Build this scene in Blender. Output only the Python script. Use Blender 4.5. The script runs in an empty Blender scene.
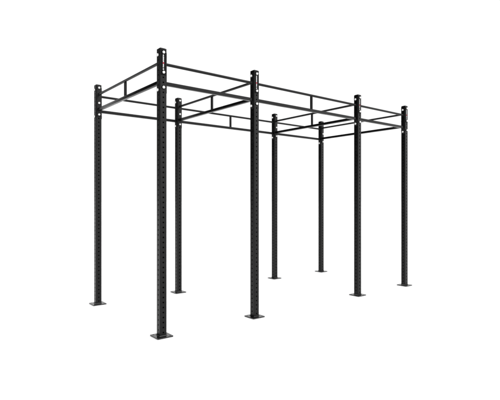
import bpy, bmesh, math, random
from mathutils import Vector
random.seed(4)
S = bpy.context.scene
C = S.collection

# ---------------------------------------------------------------- camera
YAW = -0.6790
cam_d = bpy.data.cameras.new("camera")
cam = bpy.data.objects.new("camera", cam_d)
C.objects.link(cam)
cam.location = (-1.998, -3.887, 1.299)
cam.rotation_euler = (math.radians(90), 0, YAW)
cam_d.sensor_fit = 'HORIZONTAL'
cam_d.sensor_width = 36.0
cam_d.lens = 446.067 / 500 * 36
cam_d.shift_x = -4.013 / 500
cam_d.shift_y = 0.897 / 500
cam_d.clip_start = 0.05
cam_d.clip_end = 2000
S.camera = cam

# ---------------------------------------------------------------- studio light (world)
W = bpy.data.worlds.new("World")
S.world = W
W.use_nodes = True
nt = W.node_tree
nt.nodes.clear()
N = nt.nodes.new
L = nt.links.new
out = N('ShaderNodeOutputWorld')
bg = N('ShaderNodeBackground')
tc = N('ShaderNodeTexCoord')


def dot(vec):
    n = N('ShaderNodeVectorMath'); n.operation = 'DOT_PRODUCT'
    L(tc.outputs['Generated'], n.inputs[0]); n.inputs[1].default_value = vec
    return n.outputs['Value']


def ramp(src, a, b, c, d):
    n = N('ShaderNodeMapRange'); n.interpolation_type = 'SMOOTHSTEP'
    L(src, n.inputs['Value'])
    for k, v in zip(('From Min', 'From Max', 'To Min', 'To Max'), (a, b, c, d)):
        n.inputs[k].default_value = v
    return n.outputs['Result']


def math2(op, a, b):
    n = N('ShaderNodeMath'); n.operation = op
    for i, v in enumerate((a, b)):
        if isinstance(v, (int, float)): n.inputs[i].default_value = v
        else: L(v, n.inputs[i])
    return n.outputs[0]


FW = Vector((math.sin(-YAW), math.cos(-YAW), 0))
RT = Vector((FW.y, -FW.x, 0))
front = ramp(dot(FW), 0.44, 0.63, 0.0, 1.05)          # white cyclorama
right = ramp(dot((RT * 0.88 - FW * 0.475)), 0.30, 0.95, 0.008, 1.85)         # big side softbox
top = ramp(dot(Vector((0, 0, 1))), 0.68, 0.80, 0.0, 2.3)   # bright zenith added to the world to whiten the floor
back = ramp(dot(-FW), 0.86, 0.99, 0.0, 0.7)          # soft light behind the camera
lum = math2('MAXIMUM', math2('MAXIMUM', front, right), math2('MAXIMUM', back, top))
L(lum, bg.inputs['Strength'])
bg.inputs['Color'].default_value = (1, 1, 1, 1)
L(bg.outputs[0], out.inputs[0])

S.view_settings.view_transform = 'Standard'
S.view_settings.look = 'None'
S.view_settings.exposure = 0
S.view_settings.gamma = 1
S.render.resolution_x = 1024
S.render.resolution_y = 819


# ---------------------------------------------------------------- materials
def mat(name, col, rough=0.4, bump=0.0, scale=900, var=0.0, metallic=0.0, spec=0.5):
    m = bpy.data.materials.new(name); m.use_nodes = True
    t = m.node_tree; b = t.nodes['Principled BSDF']
    b.inputs['Base Color'].default_value = (*col, 1)
    b.inputs['Roughness'].default_value = rough
    b.inputs['Metallic'].default_value = metallic
    b.inputs['Specular IOR Level'].default_value = spec
    co = t.nodes.new('ShaderNodeTexCoord')
    if bump:
        n = t.nodes.new('ShaderNodeTexNoise'); n.inputs['Scale'].default_value = scale
        n.inputs['Detail'].default_value = 3
        t.links.new(co.outputs['Object'], n.inputs['Vector'])
        bp = t.nodes.new('ShaderNodeBump'); bp.inputs['Strength'].default_value = bump
        bp.inputs['Distance'].default_value = 0.0006
        t.links.new(n.outputs['Fac'], bp.inputs['Height'])
        t.links.new(bp.outputs[0], b.inputs['Normal'])
    if var:
        n = t.nodes.new('ShaderNodeTexNoise'); n.inputs['Scale'].default_value = 9
        n.inputs['Detail'].default_value = 6
        t.links.new(co.outputs['Object'], n.inputs['Vector'])
        r = t.nodes.new('ShaderNodeMapRange')
        r.inputs['From Min'].default_value = 0.3; r.inputs['From Max'].default_value = 0.7
        r.inputs['To Min'].default_value = rough - var; r.inputs['To Max'].default_value = rough + var
        t.links.new(n.outputs['Fac'], r.inputs['Value'])
        t.links.new(r.outputs['Result'], b.inputs['Roughness'])
    return m


STEEL = mat('black_powder_coat', (0.0018, 0.0018, 0.0019), 0.27, bump=0.3, var=0.05, spec=0.26)
PLATEM = mat('black_gloss_coat', (0.0025, 0.0025, 0.0026), 0.18, var=0.05, spec=0.55)
CAPM = mat('black_plastic', (0.004, 0.004, 0.004), 0.4, bump=0.1)
WASH = mat('black_washer', (0.002, 0.002, 0.002), 0.5, spec=0.1, bump=0.1)
WHITE = mat('white_bolt_cap', (0.88, 0.88, 0.87), 0.35, var=0.04)
LABK = mat('sticker_black', (0.002, 0.002, 0.002), 0.55, spec=0.12, var=0.03)
LAWH = mat('sticker_white', (0.88, 0.88, 0.88), 0.4, var=0.03)
LARD = mat('sticker_red', (0.56, 0.008, 0.045), 0.4, var=0.03)
FLOOR = mat('white_studio_floor', (0.90, 0.90, 0.90), 0.6, var=0.03, spec=0.2)


# ---------------------------------------------------------------- mesh helpers
def finish(name, bm, mats, parent=None, smooth=True, angle=35):
    bmesh.ops.recalc_face_normals(bm, faces=bm.faces)
    if smooth:
        for f in bm.faces: f.smooth = True
        for e in bm.edges:
            if len(e.link_faces) == 2 and e.calc_face_angle(0) > math.radians(angle):
                e.smooth = False
    me = bpy.data.meshes.new(name); bm.to_mesh(me); bm.free()
    for m in (mats if isinstance(mats, (list, tuple)) else [mats]): me.materials.append(m)
    o = bpy.data.objects.new(name, me); C.objects.link(o)
    if parent: o.parent = parent
    return o


def box(bm, x0, x1, y0, y1, z0, z1, bevel=0.0, mi=0):
    vs = [bm.verts.new((x, y, z)) for z in (z0, z1) for x, y in ((x0, y0), (x1, y0), (x1, y1), (x0, y1))]
    fs = [bm.faces.new([vs[i] for i in q]) for q in
          ((0, 3, 2, 1), (4, 5, 6, 7), (0, 1, 5, 4), (1, 2, 6, 5), (2, 3, 7, 6), (3, 0, 4, 7))]
    for f in fs: f.material_index = mi
    if bevel:
        es = list({e for f in fs for e in f.edges})
        bmesh.ops.bevel(bm, geom=es, offset=bevel, segments=3, profile=0.5, affect='EDGES')


def lathe(bm, base, axis, prof, n=24, mi=0, phase=0):
    """prof: list of (r, t) along axis from base."""
    a = Vector(axis).normalized(); u = a.orthogonal().normalized(); v = a.cross(u)
    base = Vector(base); rings = []
    for r, t in prof:
        rings.append([bm.verts.new(base + a * t + (u * math.cos(2 * math.pi * (k + phase) / n) + v * math.sin(2 * math.pi * (k + phase) / n)) * r)
                      for k in range(n)])
    for A, B in zip(rings, rings[1:]):
        for k in range(n):
            f = bm.faces.new((A[k], A[(k + 1) % n], B[(k + 1) % n], B[k])); f.material_index = mi
    for R in (rings[0], rings[-1]):
        f = bm.faces.new(R); f.material_index = mi


# ---------------------------------------------------------------- dimensions (metres)
H = 2.75
XS = [0.0, 1.147, 2.973, 4.1135]
WID = 1.7225
T = 0.0708            # tube side
h = T / 2
PL = 0.162            # foot plate side
PT = 0.012            # foot plate thickness
PITCH = 0.04769
R0 = 0.0445           # first hole, faces looking along y
L0 = 0.0683           # first hole, faces looking along x
HR = 0.0076           # hole radius
WALL = 0.0035
CR = 0.0055           # corner radius


# ---------------------------------------------------------------- upright tube with real punched holes
def perforated(bm, place, half, z_first, count, z0, z1, depth_pts):
    """one flat wall, holes through it; place(u, z, d) -> point; d = depth below the outer skin"""
    def cell(zc):
        zb, zt = zc - PITCH / 2, zc + PITCH / 2
        o = []
        for k in range(5): o.append((-half + 2 * half * k / 5, zb))
        for k in range(5): o.append((half, zb + (zt - zb) * k / 5))
        for k in range(5): o.append((half - 2 * half * k / 5, zt))
        for k in range(5): o.append((-half, zt - (zt - zb) * k / 5))
        rings = []
        for d in depth_pts:
            O = [bm.verts.new(place(u, z, d)) for u, z in o]
            I = []
            for u, z in o:
                a = math.atan2(z - zc, u)
                rr = HR + (0.0006 if d == 0 else 0)
                I.append(bm.verts.new(place(math.cos(a) * rr, zc + math.sin(a) * rr, d)))
            n = len(o)
            for k in range(n):
                bm.faces.new((O[k], O[(k + 1) % n], I[(k + 1) % n], I[k]))
            rings.append(I)
        n = len(o)
        for k in range(n):
            bm.faces.new((rings[0][k], rings[0][(k + 1) % n], rings[1][(k + 1) % n], rings[1][k]))
    for k in range(count): cell(z_first + k * PITCH)
    lo, hi = z_first - PITCH / 2, z_first + (count - .5) * PITCH
    for a, b in ((z0, lo), (hi, z1)):
        if b - a > 1e-4:
            for d in depth_pts:
                bm.faces.new([bm.verts.new(place(u, z, d)) for u, z in ((-half, a), (half, a), (half, b), (-half, b))])


def upright_mesh():
    bm = bmesh.new()
    half = h - CR
    z0, z1 = PT, H
    dirs = [((0, -1), (1, 0), R0, 57), ((0, 1), (-1, 0), R0, 57), ((-1, 0), (0, -1), L0, 56), ((1, 0), (0, 1), L0, 56)]
    for n, t, zf, cnt in dirs:
        def place(u, z, d, n=n, t=t):
            return (n[0] * (h - d) + t[0] * u, n[1] * (h - d) + t[1] * u, z)
        perforated(bm, place, half, zf, cnt, z0, z1, (0.0, WALL))
    for sx, sy in ((1, 1), (-1, 1), (-1, -1), (1, -1)):
        cx, cy = sx * half, sy * half
        for rad in (CR, CR - WALL):
            prev = None
            for k in range(7):
                a = math.pi / 2 * k / 6
                p = (cx + sx * rad * math.cos(a), cy + sy * rad * math.sin(a))
                cur = (bm.verts.new((*p, z0)), bm.verts.new((*p, z1)))
                if prev: bm.faces.new((prev[0], cur[0], cur[1], prev[1]))
                prev = cur
    # rim at the top
    for n, t, _, _ in dirs:
        bm.faces.new([bm.verts.new((n[0] * (h - d) + t[0] * u, n[1] * (h - d) + t[1] * u, z1))
                      for u, d in ((-half, 0), (half, 0), (half, WALL), (-half, WALL))])
    return bm


def orient_outward(me):
    pass


def make_plate():
    bm = bmesh.new()
    k = PL / 2
    # top and bottom skins made of four quadrants, each with a round anchor hole
    q = k / 2
    r = 0.0075
    hc = k - 0.022
    def skin(z):
        rims = []
        for sx in (1, -1):
            for sy in (1, -1):
                cx, cy = sx * hc, sy * hc
                o = []
                x0, x1 = sorted((0, sx * k)); y0, y1 = sorted((0, sy * k))
                pts = [(x0, y0), ((x0 + x1) / 2, y0), (x1, y0), (x1, (y0 + y1) / 2), (x1, y1), ((x0 + x1) / 2, y1), (x0, y1), (x0, (y0 + y1) / 2)]
                pts2 = []
                for a, b in zip(pts, pts[1:] + pts[:1]):
                    pts2 += [a, ((a[0] + b[0]) / 2, (a[1] + b[1]) / 2)]
                O = [bm.verts.new((x, y, z)) for x, y in pts2]
                I = []
                for x, y in pts2:
                    a = math.atan2(y - cy, x - cx)
                    I.append(bm.verts.new((cx + r * math.cos(a), cy + r * math.sin(a), z)))
                n = len(O)
                for i in range(n): bm.faces.new((O[i], O[(i + 1) % n], I[(i + 1) % n], I[i]))
                rims.append(I)
        return rims
    A = skin(0.0015); B = skin(PT)
    for I, J in zip(A, B):
        n = len(I)
        for i in range(n): bm.faces.new((I[i], I[(i + 1) % n], J[(i + 1) % n], J[i]))
    c = [(-k, -k), (k, -k), (k, k), (-k, k)]
    for a, b in zip(c, c[1:] + c[:1]):
        bm.faces.new([bm.verts.new(p) for p in ((*a, 0.0015), (*b, 0.0015), (*b, PT), (*a, PT))])
    bmesh.ops.remove_doubles(bm, verts=bm.verts, dist=1e-5)
    # fillet weld round the foot of the tube
    a, b = h + 0.0004, h + 0.006
    lo = [bm.verts.new((sx * b, sy * b, PT + 0.0003)) for sx, sy in ((-1, -1), (1, -1), (1, 1), (-1, 1))]
    hi = [bm.verts.new((sx * a, sy * a, PT + 0.006)) for sx, sy in ((-1, -1), (1, -1), (1, 1), (-1, 1))]
    for i in range(4): bm.faces.new((lo[i], lo[(i + 1) % 4], hi[(i + 1) % 4], hi[i]))
    return bm


def make_cap():
    bm = bmesh.new()
    e = h - 0.001
    box(bm, -e, e, -e, e, H + 0.0005, H + 0.004, 0.0012)
    n = 4
    # shallow pyramid crown on the plug
    prof = [(0.028, H + 0.0042), (0.024, H + 0.0095), (0.014, H + 0.0125)]
    rings = [[bm.verts.new((sx * r, sy * r, z)) for sx, sy in ((-1, -1), (1, -1), (1, 1), (-1, 1))] for r, z in prof]
    for A, B in zip(rings, rings[1:]):
        for i in range(n): bm.faces.new((A[i], A[(i + 1) % n], B[(i + 1) % n], B[i]))
    bm.faces.new(rings[-1])
    return bm


def bolt_bm(d, z, off):
    """d: outward horizontal direction, off: distance of the seat from the tube axis"""
    bm = bmesh.new()
    base = Vector((d[0] * off, d[1] * off, z))
    lathe(bm, base, (d[0], d[1], 0), [(0.0185, 0.0002), (0.0190, 0.0008), (0.0190, 0.0024), (0.0182, 0.003)], 28, mi=1)
    # hexagonal head running into a round dome
    a = Vector((d[0], d[1], 0)); base2 = base + a * 0.003
    lathe(bm, base2, a, [(0.0136, 0), (0.0141, 0.001), (0.0141, 0.0070), (0.0128, 0.0086)], 6, mi=0)
    lathe(bm, base2 + a * 0.0084, a, [(0.0118, 0), (0.0110, 0.0022), (0.0090, 0.0042), (0.0045, 0.0054)], 24, mi=0)
    return bm


def sticker_bm():
    bm = bmesh.new()
    y = -h
    w2 = 0.0275
    box(bm, -w2, w2, y - 0.0012, y - 0.0003, 2.497, 2.7405, 0, 0)
    # vertical line of small white characters with a red emblem in the middle
    rnd = random.Random(7)
    yy0, yy1 = y - 0.0018, y - 0.0013
    cz = 2.6130
    def block(x0, x1, z0, z1, mi): box(bm, x0, x1, yy0, yy1, z0, z1, 0, mi)
    def run(za, zb, count):
        step = (zb - za) / count
        for k in range(count):
            a = za + k * step + step * 0.07; b = a + step * 0.86
            kind = rnd.choice('HIOEUN')
            m = (b - a); st = m * 0.30
            x0, x1 = -0.0060, 0.0055
            block(x0, x1, a, a + st, 1)
            if kind in 'HOUNE': block(x0, x1, b - st, b, 1)
            if kind in 'HN': block(-0.0034, 0.0030, a + st, b - st, 1)
            if kind in 'OU': block(x0, x0 + .004, a + st, b - st, 1)
            if kind == 'O': block(x1 - .004, x1, a + st, b - st, 1)
            if kind == 'E':
                block(x0, x0 + .004, a + st, b - st, 1)
    run(2.5475, cz - 0.0088, 5)
    run(cz + 0.0088, 2.694, 6)
    a = [bm.verts.new((0.0085 * math.cos(t), yy1, cz + 0.0070 * math.sin(t))) for t in [math.pi * k / 3 for k in range(6)]]
    b = [bm.verts.new((v.co.x, yy0, v.co.z)) for v in a]
    fs = [bm.faces.new(a), bm.faces.new(b)] + [bm.faces.new((a[i], a[(i + 1) % 6], b[(i + 1) % 6], b[i])) for i in range(6)]
    for f in fs: f.material_index = 2
    return bm


# ---------------------------------------------------------------- setting
bm = bmesh.new()
bmesh.ops.create_circle(bm, cap_ends=True, segments=96, radius=900)
floor = finish('floor', bm, FLOOR, smooth=False)
floor['kind'] = 'structure'

# ---------------------------------------------------------------- the rig
rig = bpy.data.objects.new('pull_up_rig', None)
C.objects.link(rig)
rig['label'] = 'black steel free-standing pull-up rig on eight perforated uprights, standing on the white floor'
rig['category'] = 'pull-up rig'

ZR = [R0 + PITCH * k for k in (49, 52, 56)]       # bolts through the y faces
ZL = [L0 + PITCH * k for k in (48, 55)]           # bolts through the x faces
FT = 0.006                                         # flange thickness

up0 = finish('upright', upright_mesh(), STEEL, rig, smooth=False)
plate0 = finish('base_plate', make_plate(), PLATEM, up0, smooth=False)
bv = plate0.modifiers.new('bevel', 'BEVEL'); bv.width = 0.0012; bv.segments = 2; bv.limit_method = 'ANGLE'
cap0 = finish('end_cap', make_cap(), CAPM, up0)
bolt_cache = {}


def bolt(up, d, z, off):
    key = (d, round(z, 4), round(off, 4))
    if key not in bolt_cache:
        o = finish('bolt', bolt_bm(d, z, off), [WHITE, WASH], up)
        bolt_cache[key] = o
    else:
        o = bolt_cache[key].copy(); C.objects.link(o); o.parent = up
    return o


sticker0 = finish('sticker', sticker_bm(), [LABK, LAWH, LARD], up0, smooth=False)
sticker0['label'] = 'black sticker with a vertical line of white characters and a red mark'
first = True
for j in (0, 1):
    for i, x in enumerate(XS):
        if first:
            up = up0; first = False
        else:
            up = up0.copy(); C.objects.link(up); up.parent = rig
            for src in (plate0, cap0):
                c = src.copy(); C.objects.link(c); c.parent = up
            if j == 0:
                c = sticker0.copy(); C.objects.link(c); c.parent = up
        up.location = (x, WID * j, 0)
        inner = 1 if j == 0 else -1                     # y side that carries the cross frame
        for z in ZR:
            bolt(up, (0, -inner), z, h + (0.0014 if j == 0 else 0))
            bolt(up, (0, inner), z, h + FT)
        for z in ZL:
            bolt(up, (-1, 0), z, h + (FT if i > 0 else 0))
            bolt(up, (1, 0), z, h + (FT if i < 3 else 0))


def make_frame(length, zu, zl, zf0, zf1, stub):
    """welded cross frame along +x from 0 to length, between two upright faces: beam > bar, brace, flanges"""
    b = 0.0172
    bm = bmesh.new()
    x0, x1 = FT, length - FT
    box(bm, x0 + 0.0005, x1 - 0.0005, -b, b, zl - b, zl + b, 0.0035)
    beam = finish('crossbeam', bm, STEEL, rig)
    bm = bmesh.new()
    lathe(bm, (x0 + 0.0005, 0, zu), (1, 0, 0), [(0.0145, 0), (0.0145, x1 - x0 - 0.001)], 28)
    for xx, s in ((x0, 1), (x1, -1)):   # weld collar
        lathe(bm, (xx + s * 0.0004, 0, zu), (s, 0, 0), [(0.0185, 0), (0.0175, 0.003), (0.0147, 0.0045)], 28)
    finish('pull_up_bar', bm, STEEL, beam)
    if stub:
        bm = bmesh.new()
        m = length / 2; s = 0.0125
        box(bm, m - s, m + s, -s, s, zl + b + 0.0005, zu - 0.0125, 0.002)
        finish('brace', bm, STEEL, beam)
    for xa, xb in ((0.0003, FT), (length - FT, length - 0.0003)):
        bm = bmesh.new()
        w = 0.027
        box(bm, xa, xb, -w, w, zf0, zf1, 0.0015)
        finish('flange', bm, STEEL, beam)
    return beam


def copy_frame(src):
    r = src.copy(); C.objects.link(r); r.parent = rig
    for ch in src.children:
        c = ch.copy(); C.objects.link(c); c.parent = r
    return r


ROW = (2.615, 2.427, ZL[0] - 0.028, ZL[1] + 0.028)
CROSS = (2.633, 2.443, ZR[0] - 0.026, ZR[2] + 0.026)
short = make_frame(XS[1] - XS[0] - T, *ROW, False)
short.location = (XS[0] + h, 0, 0)
wide = make_frame(XS[2] - XS[1] - T, *ROW, True)
wide.location = (XS[1] + h, 0, 0)
last = make_frame(XS[3] - XS[2] - T, *ROW, False)
last.location = (XS[2] + h, 0, 0)
for src in (short, wide, last):
    c = copy_frame(src); c.location = (src.location.x, WID, 0)
side = make_frame(WID - T, *CROSS, True)
for i, x in enumerate(XS):
    c = side if i == 0 else copy_frame(side)
    c.rotation_euler = (0, 0, math.pi / 2)
    c.location = (x, h, 0)
